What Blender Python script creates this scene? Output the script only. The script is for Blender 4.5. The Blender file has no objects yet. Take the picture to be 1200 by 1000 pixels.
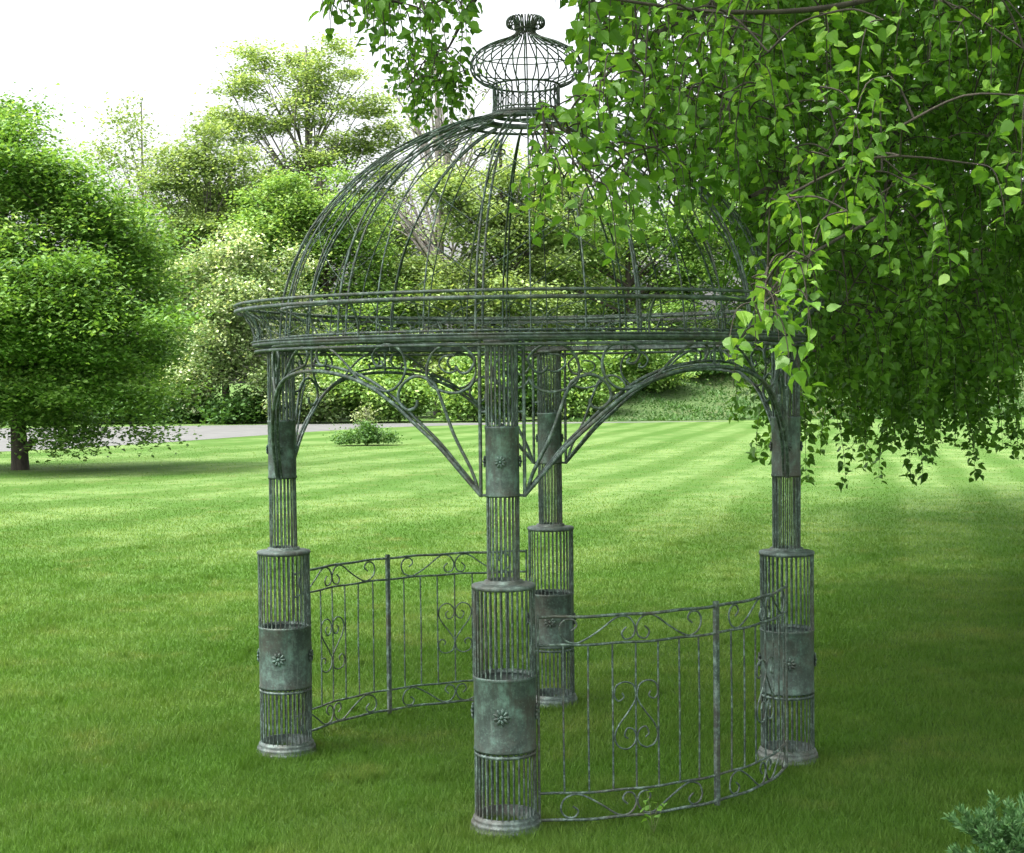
import bpy, math, random
import numpy as np
from mathutils import Vector, Matrix

R = math.radians
rng = np.random.default_rng(7)
random.seed(7)
sc = bpy.context.scene
COL = sc.collection
F, EYE, HY = 1825.0, 1.83, 445.0            # focal length in photo pixels, eye height, horizon row


def at(px, py, d):
    """point of the place seen at photo pixel (px, py) at distance d in front of the camera"""
    return np.array([(px - 600) / F * d, d, EYE + (HY - py) / F * d])


# ------------------------------------------------------------------ camera, light, sky
cam = bpy.data.cameras.new("camera")
co = bpy.data.objects.new("camera", cam)
COL.objects.link(co)
co.location = (0, 0, EYE)
co.matrix_world = (Matrix.Translation((0, 0, EYE)) @ Matrix.Rotation(R(90) - math.atan(55 / F), 4, 'X')
                   @ Matrix.Rotation(R(-0.6), 4, 'Z'))
cam.sensor_width = 36
cam.lens = F / 1200 * 36
cam.clip_end = 5000
sc.camera = co

SUN_EL, SUN_AZ = 66.0, -112.0                  # azimuth from +Y (straight ahead) towards +X
w = bpy.data.worlds.new("World")
sc.world = w
w.use_nodes = True
nt = w.node_tree
bg = nt.nodes['Background']
sky = nt.nodes.new('ShaderNodeTexSky')
sky.sky_type = 'NISHITA'
sky.sun_disc = False
sky.sun_elevation = R(SUN_EL)
sky.sun_rotation = R(SUN_AZ)
sky.air_density = 1.0
sky.dust_density = 7.0
sky.ozone_density = 1.0
hs = nt.nodes.new('ShaderNodeHueSaturation')
hs.inputs['Saturation'].default_value = 0.18
nt.links.new(sky.outputs[0], hs.inputs['Color'])
nt.links.new(hs.outputs[0], bg.inputs[0])
bg.inputs[1].default_value = 0.15

sun = bpy.data.lights.new("sun", 'SUN')
sun.energy = 1.5
sun.angle = R(4.5)
sun.color = (1, .95, .86)
so = bpy.data.objects.new("sun", sun)
COL.objects.link(so)
sd = Vector((math.sin(R(SUN_AZ)) * math.cos(R(SUN_EL)), math.cos(R(SUN_AZ)) * math.cos(R(SUN_EL)), math.sin(R(SUN_EL))))
so.rotation_euler = (-sd).to_track_quat('-Z', 'Y').to_euler()
sc.view_settings.view_transform = 'Standard'
sc.view_settings.look = 'None'
sc.view_settings.exposure = 1.92
sc.view_settings.gamma = 1.0
sc.cycles.max_bounces = 8
sc.cycles.transparent_max_bounces = 8


# ------------------------------------------------------------------ materials
def mat(name):
    m = bpy.data.materials.new(name)
    m.use_nodes = True
    return m, m.node_tree, m.node_tree.nodes['Principled BSDF']


def N(t, typ, **kw):
    n = t.nodes.new(typ)
    for k, v in kw.items():
        if k in n.inputs:
            n.inputs[k].default_value = v
        else:
            setattr(n, k, v)
    return n


def ramp(t, fac, stops):
    r = t.nodes.new('ShaderNodeValToRGB')
    e = r.color_ramp.elements
    while len(e) < len(stops):
        e.new(0.5)
    for x, (p, c) in zip(e, stops):
        x.position = p
        x.color = (*c, 1)
    t.links.new(fac, r.inputs[0])
    return r.outputs[0]


def mixc(t, fac, a, b, mode='MIX'):
    m = t.nodes.new('ShaderNodeMix')
    m.data_type = 'RGBA'
    m.blend_type = mode
    for sock, v in ((m.inputs[0], fac), (m.inputs[6], a), (m.inputs[7], b)):
        if hasattr(v, 'links'):
            t.links.new(v, sock)
        elif isinstance(v, (int, float)):
            sock.default_value = v
        else:
            sock.default_value = (*v, 1)
    return m.outputs[2]


def math_(t, op, a, b=None, c=None):
    m = t.nodes.new('ShaderNodeMath')
    m.operation = op
    for s, v in zip(m.inputs, (a, b, c)):
        if v is None:
            continue
        if hasattr(v, 'links'):
            t.links.new(v, s)
        else:
            s.default_value = v
    return m.outputs[0]


def noise(t, vec, scale, detail=3, rough=.6):
    n = N(t, 'ShaderNodeTexNoise', Scale=scale, Detail=detail, Roughness=rough)
    t.links.new(vec, n.inputs['Vector'])
    return n.outputs[0]


def pos(t):
    return t.nodes.new('ShaderNodeNewGeometry').outputs['Position']


def foliage(name, cols, trans=.35, rough=.5, spec=.25):
    """cols: stops of a ramp over the leaf's own random tone"""
    m, t, b = mat(name)
    a = N(t, 'ShaderNodeAttribute', attribute_name='tone')
    c = ramp(t, a.outputs['Fac'], cols)
    t.links.new(c, b.inputs['Base Color'])
    b.inputs['Roughness'].default_value = rough
    b.inputs['Specular IOR Level'].default_value = spec
    tr = N(t, 'ShaderNodeBsdfTranslucent')
    tc = mixc(t, 1.0, c, (1.25, 1.2, .55), 'MULTIPLY')
    t.links.new(tc, tr.inputs[0])
    mx = N(t, 'ShaderNodeMixShader')
    mx.inputs[0].default_value = trans
    t.links.new(b.outputs[0], mx.inputs[1])
    t.links.new(tr.outputs[0], mx.inputs[2])
    t.links.new(mx.outputs[0], t.nodes['Material Output'].inputs[0])
    return m


def bark(name, c1, c2, scale=6):
    m, t, b = mat(name)
    p = pos(t)
    mp = N(t, 'ShaderNodeMapping')
    mp.inputs['Scale'].default_value = (1, 1, .25)
    t.links.new(p, mp.inputs[0])
    n = noise(t, mp.outputs[0], scale, 5, .7)
    t.links.new(ramp(t, n, [(.3, c1), (.7, c2)]), b.inputs['Base Color'])
    b.inputs['Roughness'].default_value = .9
    bp = N(t, 'ShaderNodeBump', Strength=.6, Distance=.03)
    t.links.new(n, bp.inputs['Height'])
    t.links.new(bp.outputs[0], b.inputs['Normal'])
    return m


def metal(name, dark, mid, light, sc1=22, bumpy=.3):
    m, t, b = mat(name)
    p = pos(t)
    n1 = noise(t, p, sc1, 6, .7)
    n2 = noise(t, p, 5, 3, .6)
    n3 = noise(t, p, 90, 3, .6)
    mp = N(t, 'ShaderNodeMapping')
    mp.inputs['Scale'].default_value = (1, 1, .12)
    t.links.new(p, mp.inputs[0])
    n4 = noise(t, mp.outputs[0], 45, 4, .7)
    c = ramp(t, n1, [(.30, dark), (.5, mid), (.72, light)])
    c = mixc(t, math_(t, 'MULTIPLY', ramp(t, n2, [(.48, (0, 0, 0)), (.66, (1, 1, 1))]), .55), c, (.085, .065, .052))
    c = mixc(t, math_(t, 'MULTIPLY', ramp(t, n3, [(.55, (0, 0, 0)), (.75, (1, 1, 1))]), .5), c, light)
    c = mixc(t, math_(t, 'MULTIPLY', ramp(t, n4, [(.52, (0, 0, 0)), (.68, (1, 1, 1))]), .55), c, (.045, .04, .034))
    c = mixc(t, math_(t, 'MULTIPLY', ramp(t, n4, [(.28, (1, 1, 1)), (.42, (0, 0, 0))]), .35), c, (.24, .29, .27))
    t.links.new(c, b.inputs['Base Color'])
    b.inputs['Metallic'].default_value = .15
    b.inputs['Roughness'].default_value = .55
    bp = N(t, 'ShaderNodeBump', Strength=bumpy, Distance=.003)
    t.links.new(n3, bp.inputs['Height'])
    t.links.new(bp.outputs[0], b.inputs['Normal'])
    return m


M_ROD = metal("verdigris_rod", (.018, .028, .026), (.055, .086, .074), (.27, .37, .33), 30)
M_PLATE = metal("verdigris_plate", (.024, .036, .031), (.056, .084, .072), (.15, .26, .215), 13, .6)
M_RING = metal("verdigris_ring", (.026, .036, .034), (.066, .094, .085), (.20, .27, .245), 22)

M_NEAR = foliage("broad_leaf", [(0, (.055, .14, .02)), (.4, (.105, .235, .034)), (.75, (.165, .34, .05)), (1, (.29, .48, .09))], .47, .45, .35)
M_MAPLE = foliage("maple_leaf", [(0, (.055, .13, .028)), (.5, (.135, .27, .055)), (1, (.31, .48, .13))], .38)
M_PALE = foliage("pale_leaf", [(0, (.09, .15, .05)), (.5, (.21, .31, .10)), (1, (.48, .60, .27))], .36)
M_FRESH = foliage("fresh_leaf", [(0, (.075, .15, .035)), (.5, (.16, .30, .065)), (1, (.38, .54, .18))], .36)
M_SILVER = foliage("silvery_leaf", [(0, (.075, .13, .045)), (.5, (.18, .28, .10)), (.78, (.38, .48, .23)), (1, (.76, .80, .60))], .32)
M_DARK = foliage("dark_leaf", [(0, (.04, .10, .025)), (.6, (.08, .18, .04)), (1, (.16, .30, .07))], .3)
M_TEAL = foliage("blue_green_needle", [(0, (.045, .12, .035)), (.6, (.10, .23, .08)), (1, (.24, .42, .19))], .25)
M_STRAW = foliage("straw_stalk", [(0, (.14, .18, .07)), (1, (.27, .33, .14))], .2)
M_BARK = bark("dark_bark", (.022, .018, .014), (.07, .058, .045), 14)
M_GREY = bark("grey_bark", (.10, .09, .08), (.26, .24, .22), 5)


def lawn_color(t):
    """the colour of the mown lawn, from the place's own ground coordinates"""
    p = pos(t)
    s = N(t, 'ShaderNodeSeparateXYZ')
    t.links.new(p, s.inputs[0])
    X, Y = s.outputs[0], s.outputs[1]
    wob = noise(t, p, .12, 2)
    ph = math_(t, 'ADD', math_(t, 'MULTIPLY', X, .95), math_(t, 'MULTIPLY', Y, -.31))
    ph = math_(t, 'ADD', ph, math_(t, 'MULTIPLY', math_(t, 'MULTIPLY', X, X), .028))
    ph = math_(t, 'ADD', ph, math_(t, 'MULTIPLY', wob, 1.5))
    st = math_(t, 'SINE', math_(t, 'MULTIPLY', ph, 2 * math.pi / 1.9))
    st = math_(t, 'MULTIPLY_ADD', st, 1.1, .72)
    st.node.use_clamp = True
    n1 = noise(t, p, .30, 4, .6)
    n2 = noise(t, p, 1.7, 4, .65)
    n3 = noise(t, p, 30, 2, .6)
    amt = math_(t, 'MULTIPLY', ramp(t, math_(t, 'DIVIDE', Y, 60), [(.10, (.12, .12, .12)), (.40, (1, 1, 1))]),
                ramp(t, n1, [(.32, (.1, .1, .1)), (.58, (1, 1, 1))]))
    base = mixc(t, math_(t, 'MULTIPLY', st, amt), (.062, .130, .020), (.165, .250, .078))
    base = mixc(t, ramp(t, n1, [(.42, (0, 0, 0)), (.66, (.5, .5, .5))]), base, (.140, .200, .055))
    base = mixc(t, ramp(t, n2, [(.38, (.7, .7, .7)), (.54, (0, 0, 0))]), base, (.058, .135, .017))
    base = mixc(t, ramp(t, n2, [(.58, (0, 0, 0)), (.72, (.6, .6, .6))]), base, (.175, .195, .07))
    base = mixc(t, math_(t, 'MULTIPLY', ramp(t, n3, [(.35, (1, 1, 1)), (.6, (0, 0, 0))]), .3), base, (.04, .095, .014))
    return base, n3, p


m_lawn, t, b = mat("lawn")
c, n3, p = lawn_color(t)
c = mixc(t, 1.0, c, (.74, .76, .80), 'MULTIPLY')     # ground darkened: the turf's self-shading put into its colour
t.links.new(c, b.inputs['Base Color'])
b.inputs['Roughness'].default_value = .95
b.inputs['Specular IOR Level'].default_value = .1
bp = N(t, 'ShaderNodeBump', Strength=.5, Distance=.02)
t.links.new(noise(t, p, 18, 4, .7), bp.inputs['Height'])
t.links.new(bp.outputs[0], b.inputs['Normal'])

m_blade, t, b = mat("grass_blade")
c, n3, p = lawn_color(t)
a = N(t, 'ShaderNodeAttribute', attribute_name='tone')
c = mixc(t, 1.0, c, ramp(t, a.outputs['Fac'], [(0, (.90, .92, .75)), (.6, (1.38, 1.33, 1.10)), (.93, (1.6, 1.5, 1.25)), (1, (1.7, 1.5, 1.5))]), 'MULTIPLY')
t.links.new(c, b.inputs['Base Color'])
b.inputs['Roughness'].default_value = .6
b.inputs['Specular IOR Level'].default_value = .2
tr = N(t, 'ShaderNodeBsdfTranslucent')
t.links.new(mixc(t, 1.0, c, (1.1, 1.2, .6), 'MULTIPLY'), tr.inputs[0])
mx = N(t, 'ShaderNodeMixShader')
mx.inputs[0].default_value = .35
t.links.new(b.outputs[0], mx.inputs[1])
t.links.new(tr.outputs[0], mx.inputs[2])
t.links.new(mx.outputs[0], t.nodes['Material Output'].inputs[0])

m_bank, t, b = mat("rough_bank")
p = pos(t)
n = noise(t, p, .25, 5, .65)
n2 = noise(t, p, 2.2, 8, .85)
c = ramp(t, n, [(.35, (.045, .10, .018)), (.5, (.07, .13, .03)), (.64, (.12, .11, .05))])
c = mixc(t, .5, c, ramp(t, n2, [(.3, (.02, .045, .01)), (.55, (.07, .13, .03)), (.75, (.15, .18, .07))]))
t.links.new(c, b.inputs['Base Color'])
b.inputs['Roughness'].default_value = 1
bp = N(t, 'ShaderNodeBump', Strength=1, Distance=.2)
t.links.new(n2, bp.inputs['Height'])
t.links.new(bp.outputs[0], b.inputs['Normal'])

m_road, t, b = mat("asphalt")
p = pos(t)
n = noise(t, p, 1.2, 5, .7)
t.links.new(ramp(t, n, [(.3, (.070, .072, .070)), (.7, (.11, .112, .108))]), b.inputs['Base Color'])
b.inputs['Roughness'].default_value = .95


# ------------------------------------------------------------------ mesh helpers
def link(name, me, m, parent=None):
    if m:
        me.materials.append(m)
    o = bpy.data.objects.new(name, me)
    COL.objects.link(o)
    if parent is not None:
        o.parent = parent
    return o


def np_mesh(name, verts, faces, tone=None, smooth=False):
    """faces: (n,3) or (n,4) array, or a list of such arrays"""
    if isinstance(faces, np.ndarray):
        faces = [faces]
    faces = [f for f in faces if len(f)]
    me = bpy.data.meshes.new(name)
    me.vertices.add(len(verts))
    me.vertices.foreach_set('co', np.ascontiguousarray(verts, dtype=np.float32).ravel())
    idx = np.concatenate([f.ravel() for f in faces]).astype(np.int32)
    tot = np.concatenate([np.full(len(f), f.shape[1], np.int32) for f in faces])
    me.loops.add(len(idx))
    me.loops.foreach_set('vertex_index', idx)
    me.polygons.add(len(tot))
    me.polygons.foreach_set('loop_start', np.concatenate([[0], np.cumsum(tot)[:-1]]).astype(np.int32))
    me.polygons.foreach_set('loop_total', tot)
    me.polygons.foreach_set('use_smooth', np.full(len(tot), smooth))
    if tone is not None:
        at_ = me.attributes.new('tone', 'FLOAT', 'POINT')
        at_.data.foreach_set('value', np.asarray(tone, np.float32))
    me.update(calc_edges=True)
    return me


def crom(pts, k=5, closed=False):
    """Catmull-Rom through the points"""
    P = [np.array(p, float) for p in pts]
    n = len(P)
    out = []
    for i in range(n if closed else n - 1):
        g = lambda j: P[j % n] if closed else P[min(max(j, 0), n - 1)]
        a, b_, c_, d = g(i - 1), g(i), g(i + 1), g(i + 2)
        for s in range(k):
            u = s / k
            out.append(.5 * (2 * b_ + (c_ - a) * u + (2 * a - 5 * b_ + 4 * c_ - d) * u * u + (3 * b_ - a - 3 * c_ + d) * u ** 3))
    if not closed:
        out.append(P[-1])
    return out


class MB:
    def __init__(s):
        s.v, s.q, s.n = [], [], 0

    def tube(s, pts, r, k=6, closed=False, flat=1.0, up=None, caps=True):
        P = np.array(pts, float)
        n = len(P)
        if np.isscalar(r):
            r = np.full(n, r)
        r = np.array(r, float)
        if closed:
            T = np.roll(P, -1, 0) - np.roll(P, 1, 0)
        else:
            T = np.gradient(P, axis=0)
        T /= np.linalg.norm(T, axis=1)[:, None] + 1e-12
        ref = np.array(up if up is not None else ([0, 0, 1.] if abs(T[0][2]) < .9 else [1., 0, 0]))
        u = np.cross(T[0], ref)
        u /= np.linalg.norm(u)
        U = []
        for i in range(n):
            if up is not None:
                u = np.cross(T[i], ref)
            u = u - T[i] * u.dot(T[i])
            u /= np.linalg.norm(u) + 1e-12
            U.append(u)
        U = np.array(U)
        V = np.cross(T, U)
        ang = np.arange(k) * 2 * math.pi / k + math.pi / k
        ring = (P[:, None, :] + r[:, None, None] * (np.cos(ang)[None, :, None] * U[:, None, :]
                + flat * np.sin(ang)[None, :, None] * V[:, None, :]))
        s.v.append(ring.reshape(-1, 3))
        m = n if closed else n - 1
        i = np.arange(m)[:, None]
        j = np.arange(k)[None, :]
        a = s.n + i * k + j
        b_ = s.n + i * k + (j + 1) % k
        c_ = s.n + ((i + 1) % n) * k + (j + 1) % k
        d = s.n + ((i + 1) % n) * k + j
        s.q.append(np.stack([a, b_, c_, d], -1).reshape(-1, 4))
        s.n += n * k
        return s

    def lathe(s, prof, seg=32, c=(0, 0)):
        prof = np.array(prof, float)
        th = np.arange(seg) * 2 * math.pi / seg
        n = len(prof)
        v = np.zeros((n, seg, 3))
        v[:, :, 0] = c[0] + prof[:, 0][:, None] * np.cos(th)
        v[:, :, 1] = c[1] + prof[:, 0][:, None] * np.sin(th)
        v[:, :, 2] = prof[:, 1][:, None]
        s.v.append(v.reshape(-1, 3))
        i = np.arange(n - 1)[:, None]
        j = np.arange(seg)[None, :]
        a = s.n + i * seg + j
        b_ = s.n + i * seg + (j + 1) % seg
        s.q.append(np.stack([a, b_, b_ + seg, a + seg], -1).reshape(-1, 4))
        s.n += n * seg
        return s

    def blob(s, c, rx, ry, rz, rot=None, k=8):
        th = np.linspace(0, math.pi, k // 2 + 2)
        ph = np.arange(k) * 2 * math.pi / k
        v = np.stack([np.outer(np.sin(th), np.cos(ph)) * rx, np.outer(np.sin(th), np.sin(ph)) * ry,
                      np.outer(np.cos(th), np.ones(k)) * rz], -1).reshape(-1, 3)
        if rot is not None:
            v = v @ np.array(rot).T
        s.v.append(v + np.array(c))
        i = np.arange(len(th) - 1)[:, None]
        j = np.arange(k)[None, :]
        a = s.n + i * k + j
        b_ = s.n + i * k + (j + 1) % k
        s.q.append(np.stack([a, b_, b_ + k, a + k], -1).reshape(-1, 4))
        s.n += len(th) * k
        return s

    def build(s, name, m, parent=None, smooth=True):
        me = np_mesh(name, np.concatenate(s.v), np.concatenate(s.q), smooth=smooth)
        return link(name, me, m, parent)


def tag(o, label, cat, group=None, kind=None):
    if label:
        o['label'] = label
    if cat:
        o['category'] = cat
    if group:
        o['group'] = group
    if kind:
        o['kind'] = kind
    return o


def empty(name, loc, rz=0.0):
    o = bpy.data.objects.new(name, None)
    o.empty_display_size = .2
    COL.objects.link(o)
    o.location = loc
    o.rotation_euler = (0, 0, rz)
    return o


def cyl(a, r, z):
    """point on a cylinder; a in degrees, 0 towards the camera"""
    return np.array([r * math.sin(R(a)), -r * math.cos(R(a)), z])


# ------------------------------------------------------------------ the setting
def bank_h(x, y):
    up = np.clip((y - 66.5 - .05 * np.maximum(0, 8 - x)) / 14, 0, 1)
    side = np.clip((x - 1) / 5, 0, 1)
    side = side * side * (3 - 2 * side)
    return (2.6 * up * up * (3 - 2 * up)) * side


gx, gy = np.linspace(-900, 900, 91), np.concatenate([np.linspace(-60, 60, 61), np.linspace(80, 2500, 30)])
G = np.array([[x, y, 0] for y in gy for x in gx])
nx = len(gx)
q = np.array([[j * nx + i, j * nx + i + 1, (j + 1) * nx + i + 1, (j + 1) * nx + i] for j in range(len(gy) - 1) for i in range(nx - 1)])
tag(link('lawn', np_mesh('lawn', G, q), m_lawn), None, None, kind='structure')

hx, hy = np.linspace(1.0, 60, 80), np.linspace(66.5, 130, 90)
xs, ys = np.meshgrid(hx, hy)
hz = bank_h(xs, ys) + .02 + .10 * np.sin(xs * 1.9 + ys) * np.clip((ys - 67) / 5, 0, 1) * np.clip((xs - 1) / 4, 0, 1)
G = np.stack([xs, ys, hz], -1).reshape(-1, 3)
nx = len(hx)
q = np.array([[j * nx + i, j * nx + i + 1, (j + 1) * nx + i + 1, (j + 1) * nx + i] for j in range(len(hy) - 1) for i in range(nx - 1)])
tag(link('hill', np_mesh('hill', G, q, smooth=True), m_bank), None, None, kind='structure')

near_e = crom([(-60, 38.5), (-24, 39.5), (-15, 42), (-11.5, 46.5), (-9.2, 52), (-6.5, 58.5), (-3, 62.6), (4, 64.2), (9, 64.6)], 6)
far_e = crom([(-60, 60), (-34, 62.5), (-24, 64.8), (-17, 66.0), (-12, 66.6), (-8, 66.9), (-3, 66.6), (4, 65.6), (9, 65.0)], 6)
v = [(x, y, .006) for x, y in near_e] + [(x, y, .006) for x, y in far_e]
k = len(near_e)
tag(link('driveway', np_mesh('driveway', np.array(v), np.array([[i, i + 1, k + i + 1, k + i] for i in range(k - 1)])), m_road),
    None, None, kind='structure')


# grass blades
def blades(n, y0, y1, wid, hgt):
    """density falls with distance: even in the eye of someone standing here"""
    y = y0 * np.exp(rng.random(n) * math.log(y1 / y0))
    y = y[rng.random(n) < 1 - .9 * np.clip((y - 9) / 17, 0, 1)]
    n = len(y)
    x = rng.random(n) * 2 - 1
    x = x * (y * .345 + .3 + 3.6 * rng.random(n) ** 1.3)
    clump = .5 + .5 * np.sin(x * 7.1 + np.sin(y * 5.3) * 2) * np.sin(y * 6.3 + np.sin(x * 4.7) * 2)
    h = hgt * (.55 + .7 * rng.random(n)) * (.75 + .5 * clump) * (1 - .45 * np.clip((y - 9) / 20, 0, 1))
    wd = wid * (y / 8) ** .9 * (.7 + .6 * rng.random(n))
    a = rng.random(n) * 2 * math.pi
    lean = h * (.25 + .75 * rng.random(n))
    la = rng.random(n) * 2 * math.pi
    b0 = np.stack([x - np.cos(a) * wd / 2, y - np.sin(a) * wd / 2, np.full(n, -.002)], -1)
    b1 = np.stack([x + np.cos(a) * wd / 2, y + np.sin(a) * wd / 2, np.full(n, -.002)], -1)
    tp = np.stack([x + np.cos(la) * lean, y + np.sin(la) * lean, h], -1)
    v = np.stack([b0, b1, tp], 1).reshape(-1, 3)
    return v, np.repeat(np.clip(rng.normal(.5, .2, n), 0, 1), 3)


V, Tn = blades(1600000, 5.2, 45, .0048, .034)


def tuft(cx, cy, r0, r1, n, hgt):
    """longer blades where the mower cannot reach"""
    a, rr = rng.random(n) * 6.2832, r0 + (r1 - r0) * rng.random(n) ** 1.6
    x, y = cx + rr * np.cos(a), cy + rr * np.sin(a)
    h = hgt * (.35 + .9 * rng.random(n))
    la, wa = rng.random(n) * 6.2832, rng.random(n) * 6.2832
    b0 = np.stack([x - np.cos(wa) * .002, y - np.sin(wa) * .002, np.zeros(n)], -1)
    b1 = np.stack([x + np.cos(wa) * .002, y + np.sin(wa) * .002, np.zeros(n)], -1)
    tp = np.stack([x + np.cos(la) * h * .5, y + np.sin(la) * h * .5, h], -1)
    return np.stack([b0, b1, tp], 1).reshape(-1, 3), np.repeat(np.clip(rng.normal(.5, .25, n), 0, 1), 3)


for i in range(4):
    a_ = R(90 * i - 5.9)
    v_, t_ = tuft(.085 + 1.22 * math.sin(a_), 7.505 - 1.22 * math.cos(a_), .135, .23, 1800, .042)
    V, Tn = np.concatenate([V, v_]), np.concatenate([Tn, t_])
for i in range(150):                          # scattered rougher spots
    yy = 5.5 + 12 * random.random() ** 1.5
    v_, t_ = tuft(random.uniform(-.34, .34) * yy, yy, 0, random.uniform(.05, .22), 160, .055)
    V, Tn = np.concatenate([V, v_]), np.concatenate([Tn, t_])
keep = np.ones(len(V) // 3, bool)
cx, cy_ = V[::3, 0], V[::3, 1]
ex = np.array(near_e)
keep &= ~((cx < -8) & (cy_ > np.interp(cx, ex[:, 0], ex[:, 1]) - .1))
V = V.reshape(-1, 3, 3)[keep].reshape(-1, 3)
Tn = Tn.reshape(-1, 3)[keep].ravel()
g = link('grass', np_mesh('grass', V, np.arange(len(V)).reshape(-1, 3), Tn), m_blade)
tag(g, 'short mown green grass of the lawn around and behind the gazebo', 'grass', kind='stuff')


n = 30000
x, y = rng.uniform(2.5, 34, n), rng.uniform(66.5, 82, n)
z = bank_h(x, y) + .02 + .10 * np.sin(x * 1.9 + y) * np.clip((y - 67) / 5, 0, 1) * np.clip((x - 1) / 4, 0, 1)
la, wa = rng.random(n) * 6.2832, rng.random(n) * 6.2832
pat = .5 + .5 * np.sin(x * 1.3 + np.sin(y * .9) * 2) * np.sin(y * 1.1 + x * .4)
h = (.04 + .13 * rng.random(n) ** 2) * (.4 + pat)
P = np.stack([x, y, z], -1)
off = np.stack([np.cos(wa) * .06, np.sin(wa) * .06, np.zeros(n)], -1)
v_ = np.stack([P - off, P + off, P + np.stack([np.cos(la) * h * .6, np.sin(la) * h * .6, h], -1)], 1).reshape(-1, 3)
tag(link('rough_grass', np_mesh('rough_grass', v_, np.arange(3 * n).reshape(-1, 3), np.repeat(np.clip(rng.normal(.1 + .3 * pat, .15), 0, 1), 3)), M_DARK),
    'rough dark herbage on the bank behind the right column', 'grass', kind='stuff')

# ------------------------------------------------------------------ gazebo
RG = 1.22
gz = empty('gazebo', (.085, 7.505, 0), R(-5.9))
tag(gz, 'weathered verdigris wire gazebo with a birdcage dome on four round columns', 'gazebo')


def rosette(r, z, s=1.0):
    mb = MB()
    for i in range(9):
        a = i * 40
        ca, sa = math.cos(R(a)), math.sin(R(a))
        rot = [[ca, 0, -sa], [0, 1, 0], [sa, 0, ca]]
        mb.blob((ca * .021 * s, -r - .004, z + sa * .021 * s), .015 * s, .0065 * s, .0068 * s, rot, 8)
    mb.blob((0, -r - .007, z), .009 * s, .008 * s, .009 * s, None, 8)
    return mb


def column():
    """one column, its own frame at the foot of its axis"""
    c = empty('column', (0, 0, 0))
    c.parent = gz
    for n_, r, z0, z1 in ((34, .123, .03, .335), (34, .123, .625, .985), (22, .0635, 1.0, 1.36), (22, .0635, 1.64, 1.985)):
        cage = MB()
        for i in range(n_):
            a = i * 360 / n_
            e_ = random.uniform(-.0015, .0015)
            cage.tube([cyl(a, r + e_, z0), cyl(a, r - e_, z1)], .0038, 5)
        cage.build('rod_cage', M_ROD, c)

    def ring(prof, name='ring', m=M_RING, seg=36):
        mb = MB()
        mb.lathe(prof + [prof[0]], seg)
        return mb.build(name, m, c)
    # foot: stacked ridges
    ring([(.112, -.03), (.148, -.03), (.151, .010), (.149, .020), (.141, .023), (.144, .032), (.141, .041), (.133, .044), (.136, .052), (.133, .059), (.127, .062), (.126, .068), (.118, .068)], 'base_ring')
    for z in (.312, .355 - .02 + .285):
        ring([(.112, z), (.127, z), (.127, z + .012), (.112, z + .012)], 'hoop', M_ROD)
    for z0, z1, r in ((.335, .632, .1265), (1.36, 1.64, .0685)):
        ring([(r - .004, z0), (r + .0015, z0 - .003), (r + .003, z0 + .004), (r, z0 + .012), (r, z1 - .012), (r + .003, z1 - .004), (r + .0015, z1 + .003), (r - .004, z1)],
             'band', M_PLATE, 40)
    ring([(.060, .988), (.124, .984), (.130, .987), (.132, .995), (.128, 1.003), (.10, 1.007), (.080, 1.009), (.079, 1.018), (.072, 1.021), (.060, 1.021)], 'cap_ring')
    ring([(.056, 1.975), (.071, 1.975), (.073, 1.99), (.056, 1.99)], 'hoop', M_ROD)
    for a in range(0, 360, 90):
        for rr, z, s in ((.1265, .485, 1.0), (.0685, 1.50, .72)):
            o = rosette(rr, z, s).build('rosette', M_PLATE, c)
            o.rotation_euler = (0, 0, R(a))
    return c


def copy_part(o, parent):
    c = o.copy()
    COL.objects.link(c)
    c.parent = parent
    for ch in list(o.children):
        copy_part(ch, c)
    return c


col0 = column()
cols = [col0] + [copy_part(col0, gz) for _ in range(3)]
for i, c in enumerate(cols):
    c.location = tuple(cyl(90 * i, RG, 0))
    c.rotation_euler = (0, 0, R(90 * i))


def onto(pts, r, k=5):
    return [cyl(a, r, z) for a, z in crom(pts, k)]


# arched brackets under the cornice, four panels
ARCH = [(4.2, 1.362), (8, 1.455), (12.3, 1.558), (17, 1.647), (22, 1.735), (27.2, 1.803), (32.8, 1.845), (38.8, 1.868), (45, 1.876)]
ROD2 = [(4.6, 1.375), (6, 1.465), (9.4, 1.61), (12.3, 1.775), (13.9, 1.827), (17.3, 1.847), (20.2, 1.81), (21, 1.754), (19.3, 1.712), (17.3, 1.718), (16.8, 1.75)]
SCR = [(24.9, 1.912), (24.4, 1.894), (26, 1.893), (27, 1.93), (25.8, 1.965), (23.4, 1.98), (20.3, 1.951), (19.3, 1.878), (20.8, 1.816), (23.4, 1.787), (26.5, 1.803), (30.4, 1.837), (33.8, 1.9), (37.4, 1.954), (41.2, 1.98), (43.3, 1.95), (42.3, 1.905), (40.3, 1.9), (39.9, 1.925)]
LOOP = [(8.9, 1.885), (7.7, 1.858), (6.1, 1.868), (5.2, 1.92), (8.7, 1.977), (12.3, 1.962), (14.4, 1.91), (14.7, 1.837), (12.8, 1.795), (9.2, 1.778), (6.3, 1.80), (5.1, 1.84)]
LOOP2 = [(9, 1.93), (11.4, 1.925), (12.2, 1.89), (10.4, 1.86), (8.4, 1.872)]
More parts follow.
